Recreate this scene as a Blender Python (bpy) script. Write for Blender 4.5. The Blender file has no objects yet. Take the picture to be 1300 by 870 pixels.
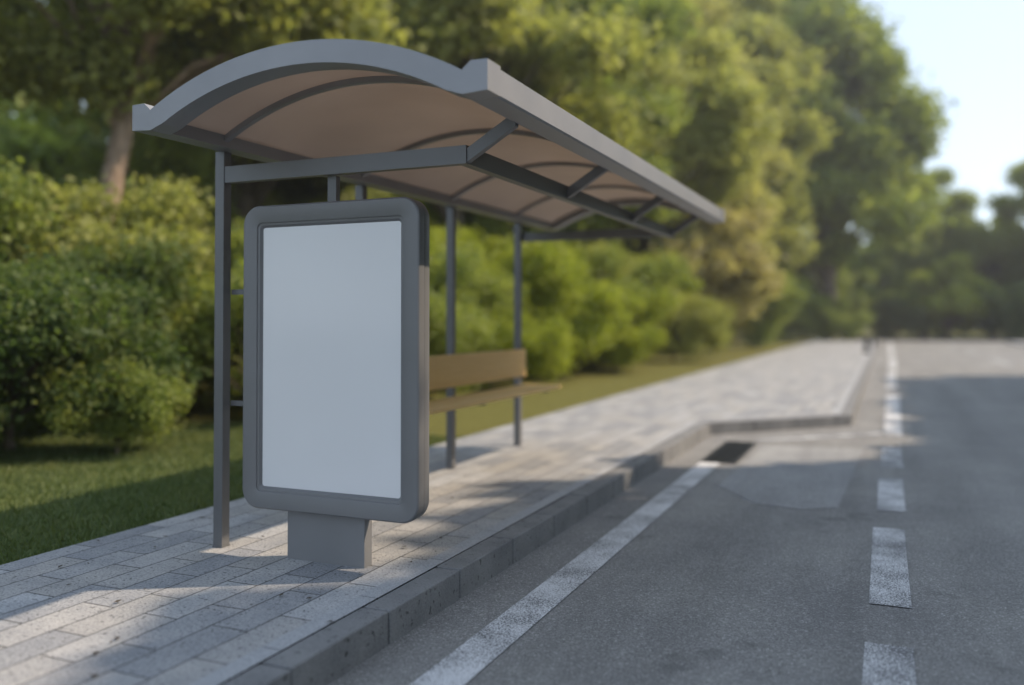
import bpy, bmesh, math, random
import numpy as np
from mathutils import Vector, Matrix
random.seed(7); RNG = np.random.default_rng(7)
scene = bpy.context.scene
COL = scene.collection
R = math.radians

# ------------------------------------------------------------------ helpers
def tag(o, label=None, cat=None, group=None, kind=None):
    if label: o['label'] = label
    if cat: o['category'] = cat
    if group: o['group'] = group
    if kind: o['kind'] = kind
    return o

def empty(name, loc=(0, 0, 0), rz=0.0):
    o = bpy.data.objects.new(name, None)
    o.empty_display_size = 0.2
    o.location = loc; o.rotation_euler = (0, 0, rz)
    COL.objects.link(o)
    return o

def link(name, me, mat=None, parent=None):
    o = bpy.data.objects.new(name, me)
    COL.objects.link(o)
    if mat is not None and len(me.materials) == 0: me.materials.append(mat)
    if parent is not None:
        o.parent = parent
        # geometry is authored in world coordinates; keep it there
        o.matrix_parent_inverse = Matrix.Translation(-Vector(world_loc(parent)))
    return o

def world_loc(o):
    v = Vector(o.location)
    while o.parent:
        o = o.parent
        v = v + Vector(o.location) if o.type == 'EMPTY' else v
    return v

def bm_obj(name, bm, mat, parent=None, smooth=False, bevel=0.0, seg=2):
    if bevel > 0:
        es = [e for e in bm.edges if len(e.link_faces) == 2 and e.calc_face_angle(0) > 0.6]
        bmesh.ops.bevel(bm, geom=es, offset=bevel, segments=seg, profile=0.6, affect='EDGES', clamp_overlap=True)
    bmesh.ops.recalc_face_normals(bm, faces=bm.faces)
    me = bpy.data.meshes.new(name)
    bm.to_mesh(me); bm.free()
    if smooth:
        for p in me.polygons: p.use_smooth = True
    return link(name, me, mat, parent)

def add_box(bm, x0, x1, y0, y1, z0, z1, tilt=0.0, y_ref=4.25):
    vs = []
    for x in (x0, x1):
        for y in (y0, y1):
            for z in (z0, z1):
                vs.append(bm.verts.new((x, y, z + tilt * (y - y_ref))))
    q = [(0, 1, 3, 2), (4, 6, 7, 5), (0, 4, 5, 1), (2, 3, 7, 6), (0, 2, 6, 4), (1, 5, 7, 3)]
    for f in q: bm.faces.new([vs[i] for i in f])
    return vs

def box(name, mat, parent, *a, tilt=0.0, bevel=0.006):
    bm = bmesh.new(); add_box(bm, *a, tilt=tilt)
    return bm_obj(name, bm, mat, parent, bevel=bevel)

def prism_y(bm, prof, y0, y1, tilt=0.0, y_ref=4.25):
    """closed outline in x,z extruded along y"""
    a = [bm.verts.new((x, y0, z + tilt * (y0 - y_ref))) for x, z in prof]
    b = [bm.verts.new((x, y1, z + tilt * (y1 - y_ref))) for x, z in prof]
    n = len(prof)
    bm.faces.new(a); bm.faces.new(list(reversed(b)))
    for i in range(n):
        j = (i + 1) % n
        bm.faces.new((a[i], b[i], b[j], a[j]))

# ------------------------------------------------------------------ materials
def new_mat(name):
    m = bpy.data.materials.new(name); m.use_nodes = True
    nt = m.node_tree; b = nt.nodes['Principled BSDF']
    return m, nt, b
def N(nt, t, **k):
    n = nt.nodes.new(t)
    for a, v in k.items(): setattr(n, a, v)
    return n
def ramp(nt, stops, interp='LINEAR'):
    r = N(nt, 'ShaderNodeValToRGB'); r.color_ramp.interpolation = interp
    e = r.color_ramp.elements
    while len(e) < len(stops): e.new(0.5)
    for i, (p, c) in enumerate(stops):
        e[i].position = p; e[i].color = (*c, 1) if len(c) == 3 else c
    return r
def noise(nt, vec, scale, detail=4, rough=0.55):
    n = N(nt, 'ShaderNodeTexNoise'); n.inputs['Scale'].default_value = scale
    n.inputs['Detail'].default_value = detail; n.inputs['Roughness'].default_value = rough
    nt.links.new(vec, n.inputs['Vector']); return n
def mixc(nt, fac, a, b, mode='MIX'):
    m = N(nt, 'ShaderNodeMix', data_type='RGBA', blend_type=mode)
    for s, v in ((0, fac), (6, a), (7, b)):
        if isinstance(v, (int, float)): m.inputs[s].default_value = v
        elif isinstance(v, tuple): m.inputs[s].default_value = (*v, 1)
        else: nt.links.new(v, m.inputs[s])
    return m.outputs[2]
def math_n(nt, op, a, b=None, c=None):
    m = N(nt, 'ShaderNodeMath', operation=op)
    for i, v in enumerate((a, b, c)):
        if v is None: continue
        if isinstance(v, (int, float)): m.inputs[i].default_value = v
        else: nt.links.new(v, m.inputs[i])
    return m.outputs[0]
def bump(nt, b, h, strength=0.3, dist=0.01):
    n = N(nt, 'ShaderNodeBump'); n.inputs['Strength'].default_value = strength
    n.inputs['Distance'].default_value = dist
    nt.links.new(h, n.inputs['Height']); nt.links.new(n.outputs[0], b.inputs['Normal'])

def painted_metal(name, col, rough=0.42, metallic=0.25, var=0.10):
    m, nt, b = new_mat(name)
    tc = N(nt, 'ShaderNodeTexCoord').outputs['Object']
    n1 = noise(nt, tc, 2.3, 5); n2 = noise(nt, tc, 60, 3)
    dk = tuple(c * (1 - var) for c in col); lt = tuple(min(1, c * (1 + var)) for c in col)
    r = ramp(nt, [(0.3, dk), (0.7, lt)]); nt.links.new(n1.outputs[0], r.inputs[0])
    nt.links.new(r.outputs[0], b.inputs['Base Color'])
    b.inputs['Metallic'].default_value = metallic
    rr = N(nt, 'ShaderNodeMapRange'); rr.inputs[3].default_value = rough - 0.06; rr.inputs[4].default_value = rough + 0.10
    nt.links.new(n1.outputs[0], rr.inputs[0]); nt.links.new(rr.outputs[0], b.inputs['Roughness'])
    bump(nt, b, n2.outputs[0], 0.06, 0.002)
    return m

M = {}
M['metal'] = painted_metal('grey_painted_steel', (0.27, 0.27, 0.282))
M['frame'] = painted_metal('shelter_frame_shaded_steel', (0.155, 0.156, 0.160))  # same grey steel, with the shade under the roof put into the colour
M['metal_dark'] = painted_metal('dark_painted_steel', (0.10, 0.108, 0.115))
M['panel_frame'] = painted_metal('panel_frame_paint', (0.165, 0.166, 0.172), rough=0.36, metallic=0.1, var=0.05)
M['plinth'] = painted_metal('plinth_paint', (0.205, 0.207, 0.214), rough=0.5, metallic=0.15, var=0.05)
M['bollard'] = painted_metal('bollard_paint', (0.02, 0.022, 0.025), rough=0.5)

m, nt, b = new_mat('blank_poster_glass')
tc = N(nt, 'ShaderNodeTexCoord').outputs['Object']
n1 = noise(nt, tc, 0.9, 2)
r = ramp(nt, [(0.3, (0.70, 0.70, 0.71)), (0.7, (0.73, 0.73, 0.74))]); nt.links.new(n1.outputs[0], r.inputs[0])
nt.links.new(r.outputs[0], b.inputs['Base Color'])
b.inputs['Roughness'].default_value = 0.5
b.inputs['Coat Weight'].default_value = 0.6; b.inputs['Coat Roughness'].default_value = 0.12
M['poster'] = m

def sheet_material():
    m, nt, b = new_mat('roof_sheet')
    tc = N(nt, 'ShaderNodeTexCoord').outputs['Object']
    n1 = noise(nt, tc, 1.6, 5)
    r = ramp(nt, [(0.3, (0.48, 0.405, 0.35)), (0.7, (0.54, 0.46, 0.40))]); nt.links.new(n1.outputs[0], r.inputs[0])
    nt.links.new(r.outputs[0], b.inputs['Base Color'])
    b.inputs['Roughness'].default_value = 0.55
    tr = N(nt, 'ShaderNodeBsdfTranslucent'); nt.links.new(r.outputs[0], tr.inputs[0])
    mx = N(nt, 'ShaderNodeMixShader'); mx.inputs[0].default_value = 0.42
    nt.links.new(b.outputs[0], mx.inputs[1]); nt.links.new(tr.outputs[0], mx.inputs[2])
    nt.links.new(mx.outputs[0], nt.nodes['Material Output'].inputs[0])
    return m
M['sheet'] = sheet_material()

m, nt, b = new_mat('yellow_bench_wood')
tc = N(nt, 'ShaderNodeTexCoord').outputs['Object']
mp = N(nt, 'ShaderNodeMapping'); mp.inputs['Scale'].default_value = (30, 1.2, 30); nt.links.new(tc, mp.inputs[0])
n1 = noise(nt, mp.outputs[0], 2.0, 6, 0.6)
r = ramp(nt, [(0.3, (0.72, 0.48, 0.18)), (0.7, (0.82, 0.57, 0.24))]); nt.links.new(n1.outputs[0], r.inputs[0])
nt.links.new(r.outputs[0], b.inputs['Base Color']); b.inputs['Roughness'].default_value = 0.45
bump(nt, b, n1.outputs[0], 0.08, 0.002)
M['wood'] = m

# paving: staggered granite slabs, rows run along the kerb
m, nt, b = new_mat('granite_paving')
tc = N(nt, 'ShaderNodeTexCoord').outputs['Object']
sx = N(nt, 'ShaderNodeSeparateXYZ'); nt.links.new(tc, sx.inputs[0])
wob = noise(nt, tc, 0.9, 2)
wo = math_n(nt, 'MULTIPLY', math_n(nt, 'SUBTRACT', wob.outputs[0], 0.5), 0.035)
cx = N(nt, 'ShaderNodeCombineXYZ')
nt.links.new(math_n(nt, 'ADD', sx.outputs[1], wo), cx.inputs[0])
nt.links.new(math_n(nt, 'ADD', math_n(nt, 'ADD', sx.outputs[0], 2.445), wo), cx.inputs[1])
br = N(nt, 'ShaderNodeTexBrick'); nt.links.new(cx.outputs[0], br.inputs[0])
br.offset = 0.41; br.squash = 1.0
for k, v in (('Scale', 1.0), ('Mortar Size', 0.005), ('Mortar Smooth', 0.35), ('Bias', 0.0), ('Brick Width', 0.56), ('Row Height', 0.205)):
    br.inputs[k].default_value = v
br.inputs['Color1'].default_value = (0, 0, 0, 1); br.inputs['Color2'].default_value = (1, 1, 1, 1); br.inputs['Mortar'].default_value = (0.5, 0.5, 0.5, 1)
slab = ramp(nt, [(0.0, (0.27, 0.28, 0.30)), (0.35, (0.34, 0.35, 0.37)), (0.6, (0.38, 0.375, 0.37)), (1.0, (0.43, 0.44, 0.46))])
nt.links.new(br.outputs['Color'], slab.inputs[0])
g1 = noise(nt, tc, 85, 4, 0.8); g2 = noise(nt, tc, 5.0, 5, 0.6); g3 = noise(nt, tc, 38, 4, 0.6)
gr = ramp(nt, [(0.37, (0.35, 0.35, 0.36)), (0.48, (0.92, 0.92, 0.92)), (0.63, (1.35, 1.35, 1.35))]); nt.links.new(g1.outputs[0], gr.inputs[0])
c1 = mixc(nt, 0.8, slab.outputs[0], gr.outputs[0], 'MULTIPLY')
g2r = ramp(nt, [(0.3, (0.78, 0.79, 0.81)), (0.7, (1.15, 1.13, 1.10))]); nt.links.new(g2.outputs[0], g2r.inputs[0])
c2 = mixc(nt, 0.85, c1, g2r.outputs[0], 'MULTIPLY')
pit = ramp(nt, [(0.36, (0.15, 0.15, 0.15)), (0.40, (1, 1, 1))]); nt.links.new(g3.outputs[0], pit.inputs[0])
c3 = mixc(nt, 0.8, c2, pit.outputs[0], 'MULTIPLY')
c4 = mixc(nt, br.outputs['Fac'], c3, (0.05, 0.05, 0.052))
nt.links.new(c4, b.inputs['Base Color']); b.inputs['Roughness'].default_value = 0.72
h = math_n(nt, 'SUBTRACT', math_n(nt, 'MULTIPLY', g3.outputs[0], 0.5), br.outputs['Fac'])
bump(nt, b, h, 0.5, 0.006)
M['paving'] = m

def asphalt(name, lo, hi, seed=0.0):
    m, nt, b = new_mat(name)
    tc0 = N(nt, 'ShaderNodeTexCoord').outputs['Object']
    mp = N(nt, 'ShaderNodeMapping'); mp.inputs['Location'].default_value = (seed, seed * 2, 0); nt.links.new(tc0, mp.inputs[0]); tc = mp.outputs[0]
    v = N(nt, 'ShaderNodeTexVoronoi'); v.inputs['Scale'].default_value = 95; nt.links.new(tc, v.inputs[0])
    n1 = noise(nt, tc, 130, 3, 0.7); n2 = noise(nt, tc, 1.1, 5, 0.6)
    r = ramp(nt, [(0.38, lo), (0.62, hi)]); nt.links.new(n1.outputs[0], r.inputs[0])
    sp = ramp(nt, [(0.0, (0.6, 0.6, 0.6)), (0.7, (1.0, 1.0, 1.0)), (1.0, (1.9, 1.9, 1.9))]); nt.links.new(v.outputs['Color'], sp.inputs[0])
    c = mixc(nt, 0.75, r.outputs[0], sp.outputs[0], 'MULTIPLY')
    r2 = ramp(nt, [(0.3, (0.80, 0.80, 0.82)), (0.7, (1.2, 1.2, 1.18))]); nt.links.new(n2.outputs[0], r2.inputs[0])
    c = mixc(nt, 0.8, c, r2.outputs[0], 'MULTIPLY')
    # stretched stains and wheel wear along the lane
    mp2 = N(nt, 'ShaderNodeMapping'); mp2.inputs['Scale'].default_value = (1.6, 0.14, 1); nt.links.new(tc0, mp2.inputs[0])
    n3 = noise(nt, mp2.outputs[0], 1.3, 5, 0.6)
    r3 = ramp(nt, [(0.38, (0.86, 0.86, 0.86)), (0.62, (1.12, 1.12, 1.12))]); nt.links.new(n3.outputs[0], r3.inputs[0])
    c = mixc(nt, 0.8, c, r3.outputs[0], 'MULTIPLY')
    n4 = noise(nt, tc0, 3.2, 2, 0.5)
    r4 = ramp(nt, [(0.26, (0.62, 0.62, 0.63)), (0.33, (1, 1, 1))]); nt.links.new(n4.outputs[0], r4.inputs[0])
    c = mixc(nt, 0.6, c, r4.outputs[0], 'MULTIPLY')
    nt.links.new(c, b.inputs['Base Color']); b.inputs['Roughness'].default_value = 0.75
    hh = math_n(nt, 'ADD', v.outputs['Distance'], n1.outputs[0])
    bump(nt, b, hh, 0.7, 0.006)
    return m
M['asphalt'] = asphalt('asphalt', (0.138, 0.136, 0.133), (0.325, 0.320, 0.312))
M['patch'] = asphalt('asphalt_patch', (0.19, 0.192, 0.195), (0.38, 0.383, 0.388), 3.7)

def road_paint(name, cov):
    m, nt, b = new_mat(name)
    tc = N(nt, 'ShaderNodeTexCoord').outputs['Object']
    n1 = noise(nt, tc, 105, 3, 0.75); n2 = noise(nt, tc, 2.5, 5, 0.6)
    s = math_n(nt, 'ADD', n1.outputs[0], math_n(nt, 'MULTIPLY', math_n(nt, 'SUBTRACT', n2.outputs[0], 0.5), 0.45))
    r = ramp(nt, [(cov - 0.04, (0.09, 0.09, 0.095)), (cov + 0.05, (0.62, 0.63, 0.65)), (0.9, (0.80, 0.80, 0.81))]); nt.links.new(s, r.inputs[0])
    nt.links.new(r.outputs[0], b.inputs['Base Color']); b.inputs['Roughness'].default_value = 0.65
    bump(nt, b, n1.outputs[0], 0.5, 0.004)
    return m
M['paint'] = road_paint('white_road_paint', 0.46)
M['paint_worn'] = road_paint('worn_white_road_paint', 0.50)

m, nt, b = new_mat('concrete_kerb')
tc = N(nt, 'ShaderNodeTexCoord').outputs['Object']
n1 = noise(nt, tc, 90, 4, 0.7); n2 = noise(nt, tc, 3.5, 5); n3 = noise(nt, tc, 26, 3)
r = ramp(nt, [(0.3, (0.155, 0.158, 0.163)), (0.7, (0.26, 0.263, 0.268))]); nt.links.new(n1.outputs[0], r.inputs[0])
r2 = ramp(nt, [(0.3, (0.75, 0.75, 0.77)), (0.7, (1.18, 1.17, 1.15))]); nt.links.new(n2.outputs[0], r2.inputs[0])
c = mixc(nt, 0.85, r.outputs[0], r2.outputs[0], 'MULTIPLY')
pit = ramp(nt, [(0.32, (0.2, 0.2, 0.2)), (0.37, (1, 1, 1))]); nt.links.new(n3.outputs[0], pit.inputs[0])
c = mixc(nt, 0.8, c, pit.outputs[0], 'MULTIPLY')
nt.links.new(c, b.inputs['Base Color']); b.inputs['Roughness'].default_value = 0.8
bump(nt, b, math_n(nt, 'ADD', n1.outputs[0], pit.outputs[0]), 0.5, 0.004)
M['kerb'] = m

m, nt, b = new_mat('pale_edging_stone')
tc = N(nt, 'ShaderNodeTexCoord').outputs['Object']
n1 = noise(nt, tc, 120, 3, 0.7)
r = ramp(nt, [(0.36, (0.25, 0.26, 0.28)), (0.62, (0.46, 0.47, 0.49))]); nt.links.new(n1.outputs[0], r.inputs[0])
sx = N(nt, 'ShaderNodeSeparateXYZ'); nt.links.new(tc, sx.inputs[0])
fr = math_n(nt, 'FRACT', math_n(nt, 'MULTIPLY', sx.outputs[1], 1.0 / 0.75))
jn = math_n(nt, 'LESS_THAN', fr, 0.008)
c = mixc(nt, jn, r.outputs[0], (0.06, 0.06, 0.06))
nt.links.new(c, b.inputs['Base Color']); b.inputs['Roughness'].default_value = 0.75
bump(nt, b, n1.outputs[0], 0.4, 0.003)
M['edging'] = m

m, nt, b = new_mat('lawn_soil_and_turf')
tc = N(nt, 'ShaderNodeTexCoord').outputs['Object']
n1 = noise(nt, tc, 0.35, 5, 0.6); n2 = noise(nt, tc, 14, 5, 0.7)
r = ramp(nt, [(0.3, (0.055, 0.082, 0.030)), (0.55, (0.085, 0.115, 0.040)), (0.75, (0.125, 0.145, 0.052))]); nt.links.new(n1.outputs[0], r.inputs[0])
r2 = ramp(nt, [(0.3, (0.6, 0.6, 0.6)), (0.7, (1.25, 1.25, 1.2))]); nt.links.new(n2.outputs[0], r2.inputs[0])
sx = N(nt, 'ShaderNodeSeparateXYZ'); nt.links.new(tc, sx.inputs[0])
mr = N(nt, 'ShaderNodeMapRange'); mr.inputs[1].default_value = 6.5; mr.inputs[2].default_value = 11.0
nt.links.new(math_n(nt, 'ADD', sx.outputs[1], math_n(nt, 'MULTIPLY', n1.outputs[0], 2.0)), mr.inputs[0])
lc = mixc(nt, mr.outputs[0], r.outputs[0], (0.150, 0.145, 0.045))  # sunlit look of the farther grass strip put into the turf colour
nt.links.new(mixc(nt, 0.9, lc, r2.outputs[0], 'MULTIPLY'), b.inputs['Base Color'])
b.inputs['Roughness'].default_value = 0.95; b.inputs['Specular IOR Level'].default_value = 0.1
bump(nt, b, n2.outputs[0], 0.8, 0.04)
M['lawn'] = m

def foliage(name, cols, trans=0.5, gain=(1.28, 1.30, 1.22)):
    cols = [tuple(c * g_ for c, g_ in zip(cc, gain)) for cc in cols]
    m, nt, b = new_mat(name)
    g = N(nt, 'ShaderNodeNewGeometry'); oi = N(nt, 'ShaderNodeObjectInfo')
    tc = N(nt, 'ShaderNodeTexCoord').outputs['Object']
    n = noise(nt, tc, 1.1, 3, 0.6)
    f = math_n(nt, 'ADD', math_n(nt, 'MULTIPLY', g.outputs['Random Per Island'], 0.36), math_n(nt, 'MULTIPLY', n.outputs[0], 0.95))
    f = math_n(nt, 'ADD', f, math_n(nt, 'MULTIPLY', math_n(nt, 'SUBTRACT', oi.outputs['Random'], 0.5), 0.12))
    k = len(cols)
    r = ramp(nt, [(0.28 + 0.62 * i / (k - 1), c) for i, c in enumerate(cols)]); nt.links.new(f, r.inputs[0])
    nt.links.new(r.outputs[0], b.inputs['Base Color']); b.inputs['Roughness'].default_value = 0.6
    b.inputs['Specular IOR Level'].default_value = 0.35
    tr = N(nt, 'ShaderNodeBsdfTranslucent')
    tcx = mixc(nt, 1.0, r.outputs[0], (1.25, 1.3, 0.7), 'MULTIPLY'); nt.links.new(tcx, tr.inputs[0])
    mx = N(nt, 'ShaderNodeMixShader'); mx.inputs[0].default_value = trans
    nt.links.new(b.outputs[0], mx.inputs[1]); nt.links.new(tr.outputs[0], mx.inputs[2])
    nt.links.new(mx.outputs[0], nt.nodes['Material Output'].inputs[0])
    return m
M['leaf_dark'] = foliage('dark_green_leaves', [(0.040, 0.068, 0.024), (0.085, 0.120, 0.040), (0.160, 0.190, 0.066)])
M['leaf_olive'] = foliage('olive_leaves', [(0.125, 0.145, 0.050), (0.225, 0.235, 0.080), (0.350, 0.345, 0.125)])
M['leaf_bright'] = foliage('yellow_green_leaves', [(0.120, 0.155, 0.026), (0.210, 0.245, 0.038), (0.310, 0.330, 0.056)])
M['leaf_dry'] = foliage('dry_khaki_leaves', [(0.190, 0.170, 0.085), (0.300, 0.265, 0.135), (0.400, 0.350, 0.190)])
M['leaf_khaki'] = foliage('khaki_olive_leaves', [(0.180, 0.180, 0.075), (0.290, 0.280, 0.115), (0.410, 0.385, 0.170)])
M['leaf_mid'] = foliage('mid_green_leaves', [(0.095, 0.130, 0.040), (0.175, 0.210, 0.060), (0.280, 0.300, 0.090)])
M['grass'] = foliage('grass_blades', [(0.055, 0.082, 0.030), (0.085, 0.115, 0.040), (0.125, 0.145, 0.052)], 0.3)

def bark(name, lo, hi):
    m, nt, b = new_mat(name)
    tc = N(nt, 'ShaderNodeTexCoord').outputs['Object']
    mp = N(nt, 'ShaderNodeMapping'); mp.inputs['Scale'].default_value = (1, 1, 0.22); nt.links.new(tc, mp.inputs[0])
    n = noise(nt, mp.outputs[0], 9, 6, 0.65)
    r = ramp(nt, [(0.35, lo), (0.65, hi)]); nt.links.new(n.outputs[0], r.inputs[0])
    nt.links.new(r.outputs[0], b.inputs['Base Color']); b.inputs['Roughness'].default_value = 0.9
    bump(nt, b, n.outputs[0], 0.8, 0.05)
    return m
M['bark'] = bark('brown_bark', (0.09, 0.07, 0.05), (0.20, 0.16, 0.12))
M['bark_pale'] = bark('pale_tan_bark', (0.20, 0.14, 0.095), (0.46, 0.34, 0.25))
m, nt, b = new_mat('cast_iron'); b.inputs['Base Color'].default_value = (0.022, 0.024, 0.026, 1); b.inputs['Roughness'].default_value = 0.6; b.inputs['Metallic'].default_value = 0.4
tc = N(nt, 'ShaderNodeTexCoord').outputs['Object']; n = noise(nt, tc, 40, 4); bump(nt, b, n.outputs[0], 0.3, 0.003)
M['iron'] = m
m, nt, b = new_mat('dry_leaf_litter'); b.inputs['Base Color'].default_value = (0.06, 0.045, 0.03, 1); b.inputs['Roughness'].default_value = 0.8
M['litter'] = m

# ------------------------------------------------------------------ ground
RZ = -0.16      # road level; the pavement surface is z = 0
def sheet(name, pts, z, mat, lbl=None, parent=None):
    bm = bmesh.new(); f = bm.faces.new([bm.verts.new((x, y, z)) for x, y in pts])
    if f.normal.z < 0: f.normal_flip()
    o = bm_obj(name, bm, mat, parent)
    return o
def fix_up(o):
    me = o.data
    if me.polygons[0].normal.z < 0: me.flip_normals()
    return o

# lawn: one large sheet, gently uneven away from the street
def ground_height(x, y):
    d = max(0.0, -5.6 - x)
    return -0.035 + 0.03 * math.sin(x * 0.9 + 1) * math.cos(y * 0.7) * min(1, d / 3) + min(0.9, 0.05 * max(0.0, -x - 9))
bm = bmesh.new()
xs = [-220, -150, -100, -60, -40, -30, -24, -20, -17, -15, -13, -12, -11, -10, -9.3, -8.6, -8, -7.4, -6.8, -6.2, -5.6, -5.1, -4.66]
ys = [-60, -30, -15, -8, -4, -2] + [i for i in range(0, 40, 1)] + list(range(40, 80, 4)) + [90, 120, 160, 220]
grid = [[bm.verts.new((x, y, ground_height(x, y))) for y in ys] for x in xs]
for i in range(len(xs) - 1):
    for j in range(len(ys) - 1):
        bm.faces.new((grid[i][j], grid[i + 1][j], grid[i + 1][j + 1], grid[i][j + 1]))
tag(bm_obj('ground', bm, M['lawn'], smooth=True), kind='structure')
# far and right hand ground, lower than the road slab
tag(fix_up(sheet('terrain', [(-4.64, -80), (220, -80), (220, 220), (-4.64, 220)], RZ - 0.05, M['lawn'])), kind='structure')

tag(fix_up(sheet('road', [(-2.3, -40), (8.0, -40), (8.0, 71.5), (60, 71.5), (60, 78), (-2.3, 78)], RZ, M['asphalt'])), kind='structure')

# pavement (with the build-out beyond the bus bay)
bm = bmesh.new()
top = [(-4.67, -30), (-2.46, -30), (-2.46, 11.93), (-0.70, 13.80), (-0.62, 63), (-0.9, 66), (-4.6, 66), (-4.67, 60)]
a = [bm.verts.new((x, y, 0)) for x, y in top]; b_ = [bm.verts.new((x, y, -0.3)) for x, y in top]
bm.faces.new(a); bm.faces.new(list(reversed(b_)))
for i in range(len(top)):
    j = (i + 1) % len(top); bm.faces.new((a[i], b_[i], b_[j], a[j]))
tag(bm_obj('pavement', bm, M['paving']), kind='structure')

# pale edging course between paving and kerb, following the same line
KL = [(-2.20, -30), (-2.20, 12.02), (-0.46, 13.86), (-0.36, 63), (-0.75, 66.3)]
def offset_line(pts, d):
    out = []
    for i, p in enumerate(pts):
        n = Vector((0, 0))
        for a, c in ((i - 1, i), (i, i + 1)):
            if a < 0 or c >= len(pts): continue
            t = (Vector(pts[c]) - Vector(pts[a])).normalized(); nn = Vector((-t.y, t.x)); n += nn
        n.normalize()
        k = 1.0
        if 0 < i < len(pts) - 1:
            t = (Vector(pts[i + 1]) - Vector(pts[i])).normalized(); k = 1 / max(0.4, n.dot(Vector((-t.y, t.x))))
        out.append((p[0] + n.x * d * k, p[1] + n.y * d * k))
    return out
e1 = offset_line(KL, 0.158); e2 = offset_line(KL, 0.262)
bm = bmesh.new()
for i in range(len(KL) - 1):
    bm.faces.new([bm.verts.new((*p, 0.004)) for p in (e1[i], e1[i + 1], e2[i + 1], e2[i])])
tag(bm_obj('pavement_edging', bm, M['edging']), kind='structure')

# kerb: bevelled blocks with open joints
bm = bmesh.new()
def kerb_run(bm, p, q, L=0.752, w=0.155, z1=0.003, phase=0.0):
    p = Vector(p); q = Vector(q); t = (q - p); D = t.length; t.normalize(); n = Vector((-t.y, t.x))
    s = phase - L if phase > 0 else 0.0
    while s < D:
        a = max(0, s) + 0.0075; c = min(D, s + L) - 0.0075
        if c - a > 0.05:
            far = (p + t * a).y > 26
            b2 = bmesh.new()
            dz = random.uniform(-0.003, 0.003); dn = random.uniform(-0.004, 0.004)
            cs = []
            for (ss, ww) in ((a, dn), (c, dn), (c, w), (a, w)):
                v = p + t * ss + n * ww; cs.append(v)
            lo = [b2.verts.new((v.x, v.y, RZ - 0.08)) for v in cs]; hi = [b2.verts.new((v.x, v.y, z1 + dz)) for v in cs]
            b2.faces.new(hi); b2.faces.new(list(reversed(lo)))
            for i in range(4):
                j = (i + 1) % 4; b2.faces.new((lo[i], lo[j], hi[j], hi[i]))
            if not far:
                bmesh.ops.bevel(b2, geom=[e for e in b2.edges if max(v.co.z for v in e.verts) > -0.02], offset=0.008, segments=2, profile=0.6, affect='EDGES')
            me = bpy.data.meshes.new('tmp'); b2.to_mesh(me); b2.free(); bm.from_mesh(me); bpy.data.meshes.remove(me)
        s += L
kerb_run(bm, (-2.20, -6.91), (-2.20, 12.02), phase=0.0)
kerb_run(bm, (-2.20, 12.02), (-0.46, 13.86))
kerb_run(bm, (-0.46, 13.86), (-0.36, 63), L=1.0)
kerb_run(bm, (-0.36, 63), (-0.75, 66.3), L=1.0)
tag(bm_obj('kerb', bm, M['kerb']), kind='structure')
# joint filling just below the kerb tops
bm = bmesh.new()
k1 = offset_line(KL, 0.012); k2 = offset_line(KL, 0.15)
for i in range(len(KL) - 1):
    A = [(*k1[i], -0.014), (*k1[i + 1], -0.014), (*k2[i + 1], -0.014), (*k2[i], -0.014)]
    bm.faces.new([bm.verts.new(p) for p in A])
    bm.faces.new([bm.verts.new(p) for p in ((*k1[i], -0.3), (*k1[i + 1], -0.3), (*k1[i + 1], -0.014), (*k1[i], -0.014))])
tag(bm_obj('kerb_mortar', bm, M['iron']), kind='structure')

# kerb along the far side of the junction and the right-hand side
bm = bmesh.new()
add_box(bm, -2.3, 60, 78.0, 78.3, RZ - 0.1, RZ + 0.13)
add_box(bm, 8.0, 8.18, -40, 71.3, RZ - 0.1, RZ + 0.13)
add_box(bm, 8.18, 60, 71.3, 71.5, RZ - 0.1, RZ + 0.13)
tag(bm_obj('far_kerb', bm, M['edging']), kind='structure')
tag(fix_up(sheet('opposite_pavement', [(8.18, -40), (10.0, -40), (10.0, 71.3), (8.18, 71.3)], RZ + 0.125, M['paving'])), kind='structure')

# asphalt repair and markings
_pc = [(-1.45, 8.35), (-1.40, 11.25), (-0.24, 11.42), (-0.30, 9.6), (-0.36, 7.75), (-0.62, 7.55), (-1.05, 7.62)]
PATCH = []; _rp = random.Random(3)
for i, p in enumerate(_pc):
    q = _pc[(i + 1) % len(_pc)]; d = math.dist(p, q); k = max(2, int(d / 0.06))
    for j in range(k):
        PATCH.append((p[0] + (q[0] - p[0]) * j / k + _rp.uniform(-.012, .012), p[1] + (q[1] - p[1]) * j / k + _rp.uniform(-.012, .012)))
tag(fix_up(sheet('road_patch', PATCH, RZ + 0.003, M['patch'])), kind='structure')
Z = RZ + 0.006
bm = bmesh.new()
def strip(bm, x0, y0, x1, y1, w, z=Z, cut=6):
    p = Vector((x0, y0)); q = Vector((x1, y1)); t = (q - p).normalized(); n = Vector((-t.y, t.x)) * w / 2
    bm.faces.new([bm.verts.new((*v, z)) for v in (p - n, q - n, q + n, p + n)])
strip(bm, -1.77, -25, -1.765, 9.63, 0.215)
tag(bm_obj('edge_line', bm, M['paint']), kind='structure')
bm = bmesh.new(); strip(bm, -1.50, 11.66, 0.0, 13.12, 0.20)
tag(bm_obj('bay_end_line', bm, M['paint_worn']), kind='structure')
bm = bmesh.new()
for y0, y1, x in ((-4.3, -2.4, 0.0), (-1.9, -0.1, 0.0), (0.45, 2.3, 0.0), (2.80, 4.55, 0.01), (5.18, 7.10, 0.02), (7.76, 9.38, 0.045), (10.05, 11.68, 0.07)):
    strip(bm, x, y0, x, y1, 0.215)
tag(bm_obj('dashed_line', bm, M['paint_worn']), kind='structure')
bm = bmesh.new()
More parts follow.
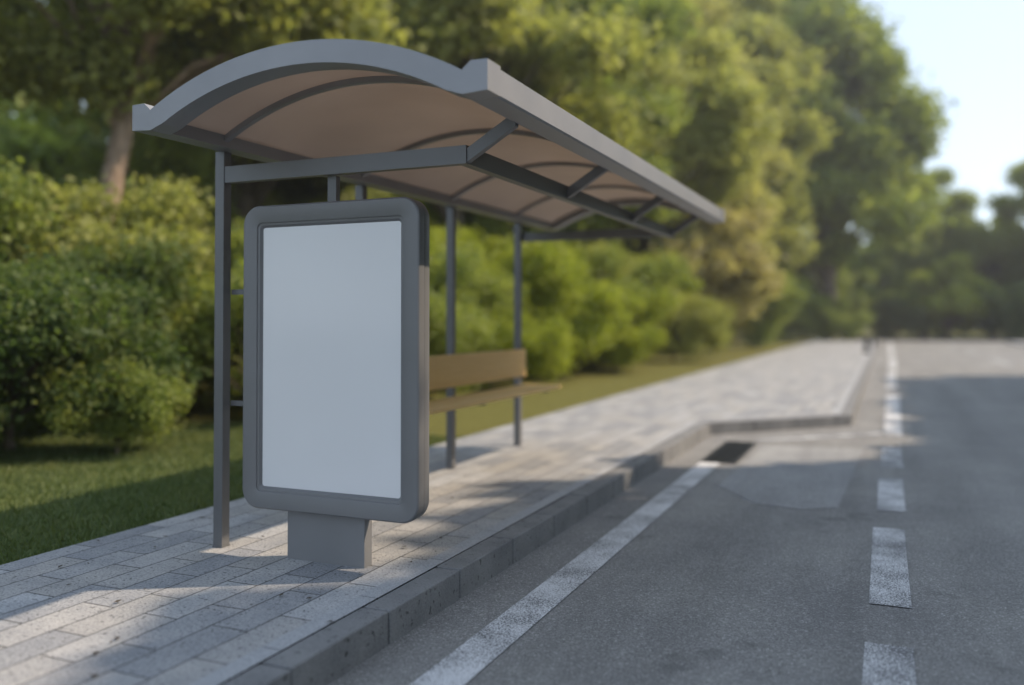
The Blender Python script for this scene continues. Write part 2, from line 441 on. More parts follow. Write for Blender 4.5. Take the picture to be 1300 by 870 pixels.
for y0, y1, x in ((12.88, 20.2, 0.10), (21.8, 29.5, 0.15), (31, 41, 0.25), (43, 68, 0.30)):
    strip(bm, x, y0, x + 0.06, y1, 0.235)
tag(bm_obj('lane_line', bm, M['paint']), kind='structure')
bm = bmesh.new()
for y0, y1 in ((34, 41), (48, 55), (62, 68)): strip(bm, 4.1, y0, 4.1, y1, 0.2)
tag(bm_obj('centre_line', bm, M['paint_worn']), kind='structure')

# drain grate in the gutter
g = empty('drain_grate', (-1.69, 10.5, RZ)); tag(g, 'dark iron drain grate set in the road at the end of the white line', 'drain')
bm = bmesh.new()
x0, x1, y0, y1 = -1.885, -1.50, 9.66, 11.38
for a in ((x0, x0 + .035, y0, y1), (x1 - .035, x1, y0, y1), (x0 + .035, x1 - .035, y0, y0 + .035), (x0 + .035, x1 - .035, y1 - .035, y1)):
    add_box(bm, *a, RZ - 0.02, RZ + 0.013)
bm_obj('frame', bm, M['iron'], g)
bm = bmesh.new()
add_box(bm, x0 + .036, x1 - .036, y0 + .036, y1 - .036, RZ - 0.02, RZ + 0.005)
bm_obj('sump', bm, M['iron'], g)
bm = bmesh.new()
y = y0 + 0.06
while y < y1 - 0.06:
    add_box(bm, x0 + .036, x1 - .036, y, y + 0.022, RZ + 0.0055, RZ + 0.011); y += 0.048
bm_obj('bars', bm, M['iron'], g)

# fallen leaves / grit lying on the paving
bm = bmesh.new()
for i in range(150):
    x = random.uniform(-4.6, -2.25); y = random.uniform(2.0, 12.0); s = random.uniform(0.006, 0.017); a = random.uniform(0, 6.28)
    vs = []
    for k, rr in ((0, 1.7), (1.5, 0.7), (3.14, 1.3), (4.6, 0.8)):
        vs.append(bm.verts.new((x + math.cos(a + k) * s * rr, y + math.sin(a + k) * s * rr, 0.008 + random.uniform(0, 0.006))))
    bm.faces.new(vs)
tag(bm_obj('leaf_litter', bm, M['litter']), kind='stuff')

# ------------------------------------------------------------------ bus shelter
T = 0.010       # the roof rises slightly away from the camera
S = empty('bus_shelter', (-3.8, 6.6, 0))
tag(S, 'grey steel bus shelter with arched roof and yellow wooden bench on the pavement', 'bus shelter')
Y0, Y1 = 3.55, 9.92
XC, ZC = -2.735, 2.565 + 0.245 - 1.945
def arc(r, x_half, n=28):
    out = []
    for i in range(n + 1):
        x = -x_half + 2 * x_half * i / n
        out.append((XC + x, ZC + math.sqrt(r * r - x * x)))
    return out
XL, XR = -3.82, -1.65
def arch_outline():
    topc = arc(1.945, 0.955, 32)
    # block | arch | block, then underside back
    pts = [(XL, 2.455), (XL, 2.597), (XL + 0.085, 2.599), (XL + 0.125, 2.566)]
    pts += topc
    pts += [(XR - 0.125, 2.566), (XR - 0.085, 2.599), (XR, 2.597), (XR, 2.455)]
    low = arc(1.83, 0.93, 30)
    low = [p for p in low if p[1] > 2.447]
    pts += [(XR - 0.13, 2.447)] + list(reversed(low)) + [(XL + 0.13, 2.447)]
    return pts
for y0, y1 in ((Y0, Y0 + 0.145), (Y1 - 0.145, Y1)):
    bm = bmesh.new(); prism_y(bm, arch_outline(), y0, y1, T, 3.55)
    bm_obj('end_arch', bm, M['metal'], S, bevel=0.011, seg=3)
# long front fascia and rear beam, butted between the end arches
def beam_prof(bm, prof, y0, y1): prism_y(bm, prof, y0, y1, T, 3.55)
bm = bmesh.new(); beam_prof(bm, [(-1.658, 2.585), (-1.658, 2.462), (-1.668, 2.452), (-1.80, 2.452), (-1.80, 2.56), (-1.775, 2.575), (-1.668, 2.593)], Y0 + 0.147, Y1 - 0.147)
bm_obj('front_fascia', bm, M['metal'], S, bevel=0.004)
bm = bmesh.new(); beam_prof(bm, [(-3.812, 2.585), (-3.812, 2.462), (-3.802, 2.452), (-3.67, 2.452), (-3.67, 2.56), (-3.695, 2.575), (-3.802, 2.593)], Y0 + 0.147, Y1 - 0.147)
bm_obj('rear_beam', bm, M['metal'], S, bevel=0.004)
# curved roof sheet
up_ = arc(1.915, 0.962, 40); dn_ = arc(1.905, 0.962, 40)
bm = bmesh.new(); prism_y(bm, up_ + list(reversed(dn_)), Y0 + 0.147, Y1 - 0.147, T, 3.55)
bm_obj('roof_sheet', bm, M['sheet'], S)
# curved ribs beneath the sheet
for yc in (4.13, 5.63, 7.13, 8.64):
    u = arc(1.9035, 0.945, 36); l = arc(1.872, 0.935, 36)
    bm = bmesh.new(); prism_y(bm, u + list(reversed(l)), yc - 0.02, yc + 0.02, T, 3.55)
    bm_obj('rib', bm, M['metal'], S)
# posts
PY = (4.245, 5.80, 7.35, 8.985)
PX0, PX1 = -3.832, -3.764
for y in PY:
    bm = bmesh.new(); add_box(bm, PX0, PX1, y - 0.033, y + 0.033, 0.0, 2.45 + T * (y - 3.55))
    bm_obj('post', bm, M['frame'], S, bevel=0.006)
# cantilever cross beams at both ends
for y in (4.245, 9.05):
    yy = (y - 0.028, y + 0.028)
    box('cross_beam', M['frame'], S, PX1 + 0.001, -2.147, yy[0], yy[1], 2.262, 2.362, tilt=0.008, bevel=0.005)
# front longitudinal beam
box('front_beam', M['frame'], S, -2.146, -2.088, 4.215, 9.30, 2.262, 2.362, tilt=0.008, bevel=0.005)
# struts from the front beam up to the fascia
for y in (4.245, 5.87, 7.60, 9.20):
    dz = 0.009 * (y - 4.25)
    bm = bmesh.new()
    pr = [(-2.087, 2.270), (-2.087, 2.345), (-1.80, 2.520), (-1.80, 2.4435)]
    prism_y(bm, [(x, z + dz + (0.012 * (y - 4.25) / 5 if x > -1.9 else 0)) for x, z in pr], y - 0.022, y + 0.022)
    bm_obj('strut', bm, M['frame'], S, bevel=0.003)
# end frame: two rails, brackets and an upright hanging from the near cross beam
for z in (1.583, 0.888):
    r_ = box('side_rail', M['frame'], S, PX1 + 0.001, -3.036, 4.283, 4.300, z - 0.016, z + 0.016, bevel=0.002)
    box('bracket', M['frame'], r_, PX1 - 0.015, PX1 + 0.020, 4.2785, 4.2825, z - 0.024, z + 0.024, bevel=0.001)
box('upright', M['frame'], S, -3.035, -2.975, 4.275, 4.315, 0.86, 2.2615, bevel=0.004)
# bench
B = empty('bench', (-3.6, 7.3, 0.66)); B.parent = S; B.location = Vector((-3.6, 7.3, 0.66)) - Vector(S.location)
box('backrest', M['wood'], B, -3.742, -3.715, 5.66, 9.02, 0.782, 1.088, bevel=0.006)
box('seat', M['wood'], B, -3.72, -3.295, 5.66, 9.02, 0.662, 0.694, bevel=0.008)
for y in PY[1:]:
    box('bench_bracket', M['metal_dark'], B, -3.7635, -3.44, y - 0.018, y + 0.018, 0.612, 0.661, bevel=0.003)
    box('back_bracket', M['metal_dark'], B, -3.7635, -3.7425, y - 0.022, y + 0.022, 0.80, 1.06, bevel=0.002)
# foot plates
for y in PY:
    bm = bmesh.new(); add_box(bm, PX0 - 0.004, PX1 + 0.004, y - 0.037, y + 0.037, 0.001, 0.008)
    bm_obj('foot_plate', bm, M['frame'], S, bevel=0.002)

# ------------------------------------------------------------------ advertising panel
A = empty('advertising_panel', (-2.93, 4.2, 0))
tag(A, 'grey poster case with rounded corners and a blank white poster beside the shelter', 'poster case')
AX0, AX1, AZ0, AZ1 = -3.535, -2.325, 0.290, 2.088
def rrect(ins, y, rad, n=10):
    x0, x1, z0, z1 = AX0 + ins, AX1 - ins, AZ0 + ins, AZ1 - ins
    rad = max(rad, 0.003); out = []
    for cxx, czz, a0 in ((x1 - rad, z1 - rad, 0), (x0 + rad, z1 - rad, 90), (x0 + rad, z0 + rad, 180), (x1 - rad, z0 + rad, 270)):
        for k in range(n + 1):
            a = R(a0 + 90 * k / n); out.append((cxx + rad * math.cos(a), y, czz + rad * math.sin(a)))
    return out
def loft(loops, cap_first=False, cap_last=False):
    bm = bmesh.new(); vl = [[bm.verts.new(p) for p in lp] for lp in loops]
    n = len(vl[0])
    for a, c in zip(vl, vl[1:]):
        for i in range(n):
            j = (i + 1) % n; bm.faces.new((a[i], a[j], c[j], c[i]))
    if cap_first: bm.faces.new(vl[0])
    if cap_last: bm.faces.new(vl[-1])
    return bm
YF = 4.12
RO = 0.115
# front door frame: outer edge, flat face, stepped inner lip
fr_loops = [rrect(0.010, YF + 0.060, RO - 0.01), rrect(0.0, YF + 0.056, RO), rrect(0.0, YF + 0.016, RO), rrect(0.003, YF + 0.006, RO - 0.003), rrect(0.011, YF, RO - 0.011),
            rrect(0.098, YF + 0.002, 0.034), rrect(0.103, YF + 0.004, 0.032), rrect(0.106, YF + 0.012, 0.030),
            rrect(0.118, YF + 0.014, 0.024), rrect(0.122, YF + 0.019, 0.022), rrect(0.132, YF + 0.030, 0.016)]
bm = loft(fr_loops)
f = bm_obj('door_frame', bm, M['panel_frame'], A)
for p in f.data.polygons: p.use_smooth = True
f.data.set_sharp_from_angle(angle=R(28)) if hasattr(f.data, 'set_sharp_from_angle') else None
# back shell with a groove in front of it
bk = [rrect(0.020, YF + 0.058, RO - 0.02), rrect(0.020, YF + 0.066, RO - 0.02), rrect(0.006, YF + 0.068, RO - 0.006), rrect(0.004, YF + 0.074, RO - 0.004),
      rrect(0.004, YF + 0.118, RO - 0.004), rrect(0.012, YF + 0.138, RO - 0.012), rrect(0.030, YF + 0.146, RO - 0.03)]
bm = loft(bk, cap_last=True)
f = bm_obj('case', bm, M['panel_frame'], A)
for p in f.data.polygons: p.use_smooth = True
f.data.set_sharp_from_angle(angle=R(28)) if hasattr(f.data, 'set_sharp_from_angle') else None
bm = loft([rrect(0.128, YF + 0.0295, 0.016), rrect(0.128, YF + 0.035, 0.016)], True, True)
bm_obj('poster', bm, M['poster'], A)
pl_ = box('plinth', M['plinth'], A, -3.245, -2.712, YF + 0.064, YF + 0.142, 0.0, 0.294, bevel=0.003)
box('base_plate', M['plinth'], A, -3.225, -2.732, YF + 0.074, YF + 0.132, 0.001, 0.010, bevel=0.002)

# ------------------------------------------------------------------ bollards at the far end of the kerb
def bollard(x, y, h, w, lbl):
    t = empty('bollard', (x, y, 0)); tag(t, lbl, 'bollard', 'bollards at the far end of the kerb')
    def lathe(name, prof, par):
        bm = bmesh.new(); n = 16; rings = [[bm.verts.new((x + r * math.cos(6.2832 * k / n), y + r * math.sin(6.2832 * k / n), z)) for k in range(n)] for r, z in prof]
        for a, c in zip(rings, rings[1:]):
            for k in range(n): bm.faces.new((a[k], a[(k + 1) % n], c[(k + 1) % n], c[k]))
        bm.faces.new(rings[0]); bm.faces.new(rings[-1]); bm_obj(name, bm, M['bollard'], par, smooth=False)
    lathe('shaft', [(w, 0.0), (w, h * .08), (w * .7, h * .12), (w * .62, h * .78)], t)
    lathe('cap', [(w * .8, h * .78), (w * .85, h * .84), (w * .6, h * .92), (w * .8, h * .96), (w * .3, h)], t)
bollard(-0.72, 41.0, 0.80, 0.15, 'thicker dark bollard on the pavement beside the distant kerb')
bollard(-0.30 - 0.22, 52.0, 0.70, 0.11, 'slimmer dark bollard at the distant corner of the pavement')

# ------------------------------------------------------------------ vegetation
def leaf_mesh(name, centres, sizes, stretch=1.7, flat=0.0):
    """centres: (n,3); one bent four-sided leaf per centre"""
    n = len(centres)
    nrm = RNG.normal(size=(n, 3)); nrm[:, 2] = np.abs(nrm[:, 2]) + flat
    nrm /= np.linalg.norm(nrm, axis=1)[:, None]
    t = RNG.normal(size=(n, 3)); t -= (t * nrm).sum(1)[:, None] * nrm; t /= np.linalg.norm(t, axis=1)[:, None]
    u = np.cross(nrm, t); s = sizes[:, None]
    v = np.empty((n, 4, 3), dtype=np.float32)
    v[:, 0] = centres - t * s * stretch * 0.5
    v[:, 1] = centres + u * s * 0.5 + nrm * s * 0.12
    v[:, 2] = centres + t * s * stretch * 0.5
    v[:, 3] = centres - u * s * 0.5 + nrm * s * 0.12
    me = bpy.data.meshes.new(name)
    me.vertices.add(n * 4); me.vertices.foreach_set('co', v.reshape(-1))
    me.loops.add(n * 4); me.loops.foreach_set('vertex_index', np.arange(n * 4, dtype=np.int32))
    me.polygons.add(n); me.polygons.foreach_set('loop_start', np.arange(0, n * 4, 4, dtype=np.int32))
    me.update(calc_edges=True); me.validate()
    return me

def clump_points(cs, rs, per, squash=0.75, shell=0.45):
    out = []
    for c, r, k in zip(cs, rs, per):
        d = RNG.normal(size=(k, 3)); d /= np.linalg.norm(d, axis=1)[:, None]
        rad = r * (shell + (1 - shell) * RNG.random(k)) * (1 + 0.18 * RNG.normal(size=k))
        p = d * rad[:, None]; p[:, 2] *= squash
        out.append(p + np.array(c))
    return np.concatenate(out)

def limb_bm(bm, pts, rads, n=8):
    rings = []
    for i, (p, r) in enumerate(zip(pts, rads)):
        p = Vector(p); a = Vector(pts[max(0, i - 1)]); c = Vector(pts[min(len(pts) - 1, i + 1)])
        t = (c - a).normalized(); s = t.cross(Vector((0.3, 0.9, 0.1))).normalized(); w = t.cross(s)
        rings.append([bm.verts.new(p + (s * math.cos(6.2832 * k / n) + w * math.sin(6.2832 * k / n)) * r) for k in range(n)])
    for a, c in zip(rings, rings[1:]):
        for k in range(n): bm.faces.new((a[k], a[(k + 1) % n], c[(k + 1) % n], c[k]))
    bm.faces.new(rings[0]); bm.faces.new(rings[-1])

def tree_meshes(h, rad, base, leaves, leaf, trunk_r, lean=(0, 0), clumps=42, shape='round', clump_r=0.24):
    """crown mesh and trunk mesh, built about the origin"""
    cs = []; rs = []
    crown_h = h - base
    for i in range(clumps):
        while True:
            d = np.array([random.uniform(-1, 1), random.uniform(-1, 1), random.uniform(-1, 1)])
            if np.linalg.norm(d) < 1: break
        if np.linalg.norm(d) > 1e-6: d *= (0.45 + 0.55 * random.random()) / max(0.35, np.linalg.norm(d)) * min(1.0, np.linalg.norm(d) + 0.45)
        zt = (d[2] + 1) / 2
        w = 1.0
        if shape == 'cone': w = 1.05 - 0.75 * zt
        if shape == 'column': w = 1.0 if zt < 0.9 else 0.8
        cs.append((d[0] * rad * w + lean[0] * zt, d[1] * rad * w + lean[1] * zt, base + crown_h * (0.06 + 0.88 * zt)))
        rs.append(rad * clump_r * random.uniform(0.7, 1.45))
    tot = sum(r * r for r in rs)
    per = [max(20, int(leaves * r * r / tot)) for r in rs]
    pts = clump_points(cs, rs, per, 0.72, 0.25)
    pts[:, 2] = np.maximum(pts[:, 2], 0.1)
    sz = leaf * (0.6 + 0.9 * RNG.random(len(pts)))
    crown = leaf_mesh('crown', pts, sz)
    bm = bmesh.new()
    tp = [(0, 0, -0.3), (lean[0] * .1, lean[1] * .1, base * .5), (lean[0] * .3, lean[1] * .3, base), (lean[0] * .7, lean[1] * .7, base + crown_h * .45), (lean[0], lean[1], base + crown_h * .85)]
    limb_bm(bm, tp, [trunk_r * 1.25, trunk_r * .95, trunk_r * .8, trunk_r * .45, trunk_r * .1], 10)
    for c, r in list(zip(cs, rs))[::2]:
        k = random.uniform(0.25, 0.7); zz = base * 0.8 + (c[2] - base * 0.8) * k * 0.6
        f = (zz - base) / crown_h if zz > base else 0
        st = (lean[0] * max(0.3, f), lean[1] * max(0.3, f), zz)
        mid = tuple((st[j] + c[j]) / 2 + (0.08 * rad if j == 2 else random.uniform(-.06, .06) * rad) for j in range(3))
        limb_bm(bm, [st, mid, c], [trunk_r * .32, trunk_r * .2, trunk_r * .06], 6)
    bmesh.ops.recalc_face_normals(bm, faces=bm.faces)
    tm = bpy.data.meshes.new('trunk'); bm.to_mesh(tm); bm.free()
    for p in tm.polygons: p.use_smooth = True
    return crown, tm

def place(name, crown, trunk, lm, bk, x, y, label, cat, group, rz=0, sc=1.0):
    z = ground_height(x, y) if x < -4.6 else RZ - 0.05
    t = empty(name, (x, y, z), rz); t.scale = (sc, sc, sc)
    tag(t, label, cat, group)
    for nm, me, mt in (('crown' if cat != 'shrub' else 'foliage', crown, lm), ('trunk' if cat != 'shrub' else 'stems', trunk, bk)):
        o = bpy.data.objects.new(nm, me); COL.objects.link(o); o.parent = t
        if len(me.materials) == 0: me.materials.append(mt)
        o.material_slots[0].link = 'OBJECT'; o.material_slots[0].material = mt
    return t

# --- shrub masses (built once, copied by loop)
shrubA = tree_meshes(2.6, 1.9, 0.15, 26000, 0.055, 0.07, clumps=34, clump_r=0.27)
shrubB = tree_meshes(3.4, 2.1, 0.2, 30000, 0.060, 0.08, clumps=36, clump_r=0.26)
shrubC = tree_meshes(2.0, 1.5, 0.1, 18000, 0.050, 0.06, clumps=30, clump_r=0.32)
LD, LO, LB, LY, LM = M['leaf_dark'], M['leaf_olive'], M['leaf_bright'], M['leaf_dry'], M['leaf_mid']
shr = [  # x, y, scale, mesh, leaves, label
    (-9.6, -0.4, 0.80, shrubB, LD, 'dark green bush at the very left edge of the hedge'),
    (-9.4, 2.4, 0.95, shrubA, LD, 'low dark green bush in the hedge behind the lawn, left of the pale trunk'),
    (-9.8, 4.9, 0.75, shrubB, LD, 'dark green bush in the hedge left of the nearest shelter post'),
    (-8.9, 6.6, 0.86, shrubA, LD, 'dark bush in the hedge directly behind the nearest shelter post'),
    (-9.7, 8.6, 0.78, shrubB, LD, 'dark green bush behind the gap between nearest post and poster case'),
    (-8.6, 10.2, 0.90, shrubA, LM, 'mid green bush behind the poster case'),
    (-9.3, 12.4, 0.95, shrubB, LM, 'taller mid green bush behind the poster case'),
    (-8.0, 13.6, 0.80, shrubA, LM, 'mid green bush behind the bench backrest'),
    (-8.9, 16.2, 0.98, shrubB, LM, 'green bush between the two rear shelter posts'),
    (-7.3, 17.2, 0.85, shrubC, LB, 'low yellow green bush just past the far end of the bench'),
    (-7.9, 20.0, 1.05, shrubB, LB, 'rounded yellow green bush right of the farthest post'),
    (-7.0, 23.6, 1.00, shrubA, LB, 'yellow green bush beside the pavement beyond the shelter'),
    (-8.3, 26.5, 1.25, shrubB, LM, 'large mid green bush beneath the far end of the roof'),
    (-6.9, 30.5, 1.00, shrubA, LO, 'olive bush beside the pavement left of the khaki bush'),
    (-6.6, 49.5, 1.30, shrubB, LM, 'green bush right of the khaki bush near the end of the pavement'),
    (-12.6, 1.2, 0.85, shrubB, LM, 'sunlit green bush behind the hedge at the left edge'),
    (-12.0, 4.6, 0.95, shrubB, LM, 'sunlit green bush on the bank left of the pale trunk'),
    (-11.8, 8.2, 1.05, shrubB, LM, 'sunlit green bush on the bank below the pale leaning trunk'),
    (-12.0, 11.6, 0.92, shrubB, LO, 'sunlit olive bush on the bank behind the nearest post'),
    (-3.7, 69.4, 1.15, shrubB, LM, 'rounded green bush at the very end of the pavement under the tallest tree'),
    (-6.6, 67.5, 1.35, shrubB, LM, 'green bush left of the end of the pavement under the tallest tree'),
    (-8.0, 2.4, 0.50, shrubC, LD, 'small dark bush at the front of the hedge near the left edge'),
    (-8.5, 4.3, 0.48, shrubC, LD, 'small dark bush in front of the hedge where it meets the lawn'),
    (-7.6, 6.9, 0.50, shrubC, LM, 'small bush spilling from the hedge foot beside the nearest post'),
    (-11.0, 9.5, 1.08, shrubB, LO, 'olive bush hiding the foot of the pale leaning trunk'),
    (-16.5, 2.5, 1.55, shrubB, LM, 'tall bush in the second row at the left edge'),
    (-17.5, 8.0, 1.60, shrubB, LO, 'tall bush in the second row left of the pale trunk'),
    (-16.0, 15.0, 1.60, shrubB, LM, 'tall bush in the second row right of the pale trunk'),
    (-14.0, 19.6, 1.55, shrubB, LO, 'tall bush seen under the roof beam behind the nearest post'),
    (-13.0, 25.5, 1.55, shrubB, LM, 'tall bush seen under the roof above the poster case'),
    (-12.0, 31.5, 1.55, shrubB, LO, 'tall bush seen under the roof between the rear posts'),
    (-10.2, 17.8, 1.15, shrubB, LB, 'yellow green bush filling the gap just right of the bench'),
    (-9.9, 21.8, 1.20, shrubB, LB, 'tall yellow green bush right of the farthest shelter post'),
    (-9.0, 29.0, 1.25, shrubB, LO, 'tall olive bush under the outer corner of the roof'),
    (-9.4, 33.5, 1.30, shrubB, LB, 'tall yellow green bush just left of the khaki bush'),
    (-4.6, 79.8, 1.3, shrubB, LD, 'dark bush beyond the junction straight behind the bollards'),
    (1.0, 80.6, 1.3, shrubB, LD, 'dark bush beyond the junction in line with the broken white lines'),
    (9.6, 80.4, 1.5, shrubB, LD, 'dark bush beyond the junction just right of the lime coloured bush'),
    (14.2, 80.4, 1.5, shrubB, LD, 'dark bush beyond the junction near the right edge'),
    (18.8, 80.8, 1.6, shrubB, LD, 'dark bush beyond the junction at the extreme right edge'),
]
for i, (x, y, s, me, lm, lb) in enumerate(shr):
    place('shrub', me[0], me[1], lm, M['bark'], x, y, lb, 'shrub', 'bushes along the lawn behind the shelter', rz=i * 1.9, sc=s)

dry = tree_meshes(6.2, 3.6, 0.3, 22000, 0.16, 0.16, clumps=60, clump_r=0.24)
place('dry_shrub', dry[0], dry[1], LY, M['bark'], -7.9, 39.5, 'large khaki bush beside the far stretch of pavement', 'shrub', None, 0.4, 1.18)
lime = tree_meshes(5.8, 3.2, 0.2, 18000, 0.17, 0.16, clumps=50, clump_r=0.24)
place('lime_shrub', lime[0], lime[1], LB, M['bark'], 4.9, 82.5, 'bright yellow green bush behind the far end of the road', 'shrub', None, 0.4, 1.25)
place('lime_shrub', lime[0], lime[1], LM, M['bark'], -4.2, 80.0, 'dark green bush behind the far end of the pavement', 'shrub', None, 2.4, 1.25)

# --- trees
treeA = tree_meshes(12.5, 4.6, 3.6, 72000, 0.135, 0.30, clumps=64, clump_r=0.22)
treeB = tree_meshes(15.0, 5.2, 2.4, 85000, 0.145, 0.32, clumps=78, clump_r=0.21)
treeC = tree_meshes(18.0, 5.4, 1.6, 85000, 0.175, 0.36, clumps=90, clump_r=0.20, shape='cone')
leaning = tree_meshes(12.0, 4.6, 4.9, 60000, 0.115, 0.23, lean=(0.8, 2.2), clumps=48, clump_r=0.21)
LK = M['leaf_khaki']
TR = [
    ('broadleaf_tree', leaning, LO, M['bark_pale'], -13.2, 11.2, 0.0, 1.00, 'leaning tree with a pale tan trunk above the left hedge'),
    ('broadleaf_tree', treeA, LM, M['bark'], -22.0, 6.0, 1.0, 1.10, 'olive tree at the left edge of the picture with sky showing through'),
    ('broadleaf_tree', treeA, LO, M['bark'], -15.0, 17.5, 2.0, 1.05, 'olive green tree rising behind the left end of the shelter roof'),
    ('broadleaf_tree', treeB, LM, M['bark'], -17.0, 22.5, 0.6, 1.00, 'green tree behind the middle of the shelter roof'),
    ('broadleaf_tree', treeA, LO, M['bark'], -11.8, 23.0, 3.1, 1.12, 'pale olive tree showing just above the near corner of the roof'),
    ('broadleaf_tree', treeB, LM, M['bark'], -12.0, 30.5, 1.7, 1.05, 'mid green tree behind the long front edge of the roof'),
    ('broadleaf_tree', treeB, LO, M['bark'], -10.6, 38.5, 2.6, 1.15, 'tall olive tree above the far end of the roof'),
    ('broadleaf_tree', treeC, LK, M['bark'], -9.4, 47.0, 0.3, 1.15, 'tall khaki tinted tree standing above the khaki bush'),
    ('broadleaf_tree', treeC, LO, M['bark'], -9.2, 57.5, 2.9, 1.40, 'yellow green tree between the khaki tree and the tallest tree'),
    ('broadleaf_tree', treeC, LM, M['bark'], -3.9, 71.6, 1.2, 1.85, 'tallest green tree against the sky at the end of the pavement'),
    ('broadleaf_tree', treeB, LM, M['bark'], 3.4, 88.0, 2.2, 1.06, 'green tree whose crown steps down towards the open sky'),
    ('broadleaf_tree', treeB, LM, M['bark'], 15.5, 88.0, 0.9, 1.22, 'dark green tree at the right edge of the picture beyond the road'),
    ('broadleaf_tree', treeA, LM, M['bark'], 9.6, 94.0, 1.4, 0.95, 'lower dark tree in the gap between the tall trees and the right edge'),
]
for nm, me, lm, bk, x, y, rz, sc, lb in TR:
    place(nm, me[0], me[1], lm, bk, x, y, lb, 'tree', 'trees behind the street', rz, sc)

# row of street trees on the other side of the road: shades the carriageway and bus bay
row = tree_meshes(15.2, 2.1, 1.0, 34000, 0.36, 0.22, clumps=80, clump_r=0.36, shape='column')
rows = [(-4.2 + 1.63 * k, 1.0) for k in range(12)] + [(14.9, 0.86), (16.0, 0.76)] + [(17.2 + 1.5 * k, 0.76) for k in range(10)]  # shorter unseen trees: heights set to shade the road and spare the pavement
for i, (y, k) in enumerate(rows):
    place('street_tree', row[0], row[1], LM, M['bark'], 10.2, y, 'slender street tree in the close row on the opposite side of the road', 'tree', 'row of street trees opposite the shelter', i * 1.3, k)

# --- distant wood
n = 110000
th = RNG.random(n)
px = -22 - 16 * RNG.random(n); py = -10 + 110 * RNG.random(n); pz = 0.3 + (7.5 + 2.0 * np.sin(py * 0.35) + 1.3 * np.sin(py * 0.9 + 1)) * RNG.random(n) ** 0.8
n2 = 60000
qx = -26 + 110 * RNG.random(n2); qy = 92 + 18 * RNG.random(n2)
qz = 0.2 + (9.5 + 2.5 * np.sin(qx * 0.22 + 0.6) + 1.3 * np.sin(qx * 0.7)) * RNG.random(n2) ** 0.8
P = np.concatenate([np.stack([px, py, pz], 1), np.stack([qx, qy, qz], 1)])
o = link('wood', leaf_mesh('wood', P, 0.45 * (0.6 + 0.9 * RNG.random(len(P)))), LM)
tag(o, kind='stuff')

# --- grass blades over the lawn strip next to the pavement
n = 50000
gx = -4.70 - 5.5 * RNG.random(n) ** 1.15; gy = 0.5 + 9 * RNG.random(n) ** 0.8
gz = np.array([ground_height(a, c) for a, c in zip(gx, gy)])
hgt = 0.030 + 0.03 * RNG.random(n); ang = RNG.random(n) * 6.283; w = 0.006 + 0.005 * RNG.random(n)
v = np.empty((n, 3, 3), dtype=np.float32)
bx, by = np.cos(ang) * w, np.sin(ang) * w
lx, ly = RNG.normal(size=n) * 0.025, RNG.normal(size=n) * 0.025
v[:, 0] = np.stack([gx - bx, gy - by, gz - 0.01], 1); v[:, 1] = np.stack([gx + bx, gy + by, gz - 0.01], 1); v[:, 2] = np.stack([gx + lx, gy + ly, gz + hgt], 1)
me = bpy.data.meshes.new('grass'); me.vertices.add(n * 3); me.vertices.foreach_set('co', v.reshape(-1))
me.loops.add(n * 3); me.loops.foreach_set('vertex_index', np.arange(n * 3, dtype=np.int32))
me.polygons.add(n); me.polygons.foreach_set('loop_start', np.arange(0, n * 3, 3, dtype=np.int32)); me.update(calc_edges=True)
tag(link('grass', me, M['grass']), kind='stuff')

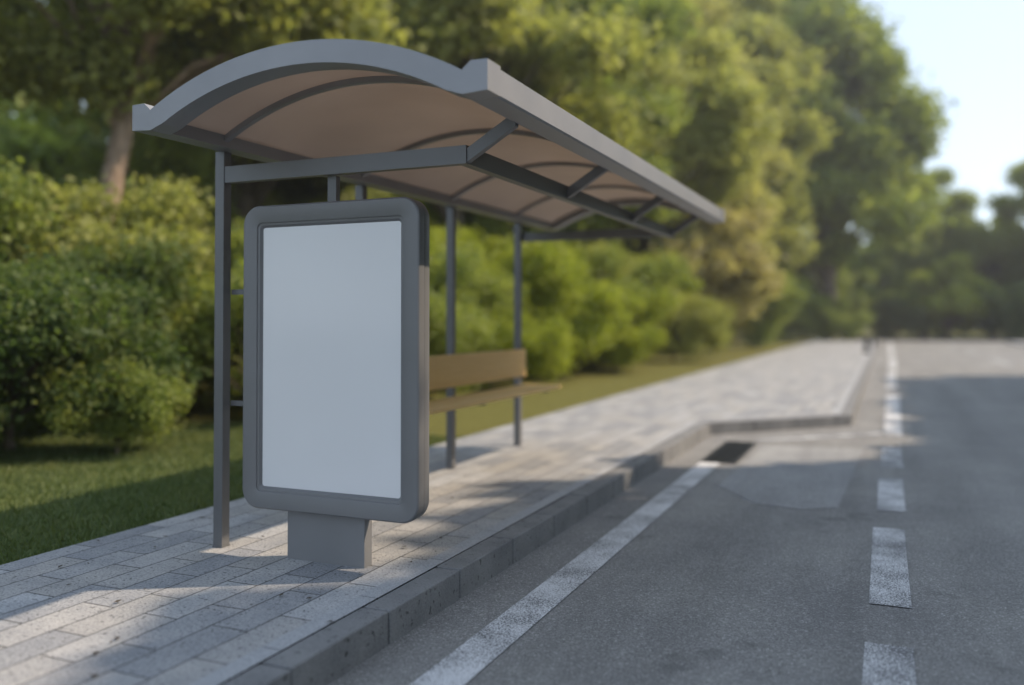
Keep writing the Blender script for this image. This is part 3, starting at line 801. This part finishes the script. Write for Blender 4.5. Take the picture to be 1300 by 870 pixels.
# ------------------------------------------------------------------ haze in the air
m = bpy.data.materials.new('thin_haze'); m.use_nodes = True; hn = m.node_tree
for q in list(hn.nodes):
    if q.type == 'BSDF_PRINCIPLED': hn.nodes.remove(q)
pv = hn.nodes.new('ShaderNodeVolumePrincipled'); pv.inputs['Color'].default_value = (0.93, 0.95, 1.0, 1)
pv.inputs['Density'].default_value = 0.0011; pv.inputs['Anisotropy'].default_value = 0.3
hn.links.new(pv.outputs[0], hn.nodes['Material Output'].inputs['Volume'])
bm = bmesh.new(); add_box(bm, -225, 225, -85, 225, -1.6, 38)
tag(bm_obj('haze', bm, m), kind='stuff')

# ------------------------------------------------------------------ light, sky, camera
sd = Vector((1.0, 0.58, 1.15)).normalized()          # direction towards the sun
elev = math.asin(sd.z); az = math.atan2(sd.x, sd.y)
w = bpy.data.worlds.new('World'); scene.world = w; w.use_nodes = True
nt = w.node_tree; bg = nt.nodes['Background']
sky = nt.nodes.new('ShaderNodeTexSky'); sky.sky_type = 'NISHITA'; sky.sun_disc = False
sky.sun_elevation = elev; sky.sun_rotation = az
sky.air_density = 1.0; sky.dust_density = 0.5; sky.ozone_density = 1.0
hs = nt.nodes.new('ShaderNodeHueSaturation'); hs.inputs['Saturation'].default_value = 0.70
nt.links.new(sky.outputs[0], hs.inputs['Color']); # thin even veil of high haze in front of the clear sky
veil = mixc(nt, 0.70, hs.outputs[0], (1.62, 1.96, 2.40))
nt.links.new(veil, bg.inputs[0]); bg.inputs[1].default_value = 0.135
sl = bpy.data.lights.new('sun', 'SUN'); sl.energy = 1.8; sl.angle = R(0.6); sl.color = (1.0, 0.82, 0.62)
so = bpy.data.objects.new('sun', sl); COL.objects.link(so)
so.rotation_euler = sd.to_track_quat('Z', 'Y').to_euler()

cam = bpy.data.cameras.new('camera'); co = bpy.data.objects.new('camera', cam); COL.objects.link(co)
co.location = (0, 0, 1.4)
yaw = R(23.3); pitch = math.atan(18 / 1097)
co.rotation_euler = (math.pi / 2 + pitch, 0, yaw)
cam.sensor_width = 36; cam.lens = 1097 / 1300 * 36
cam.shift_y = -45 / 1300
cam.clip_end = 2000; cam.clip_start = 0.05
cam.dof.use_dof = True; cam.dof.focus_distance = 4.8; cam.dof.aperture_fstop = 0.46
scene.camera = co
vs_ = scene.view_settings; vs_.view_transform = 'Standard'; vs_.look = 'None'; vs_.exposure = 1.56; vs_.gamma = 1
vs_.use_curve_mapping = False
scene.render.resolution_x = 1024; scene.render.resolution_y = 685
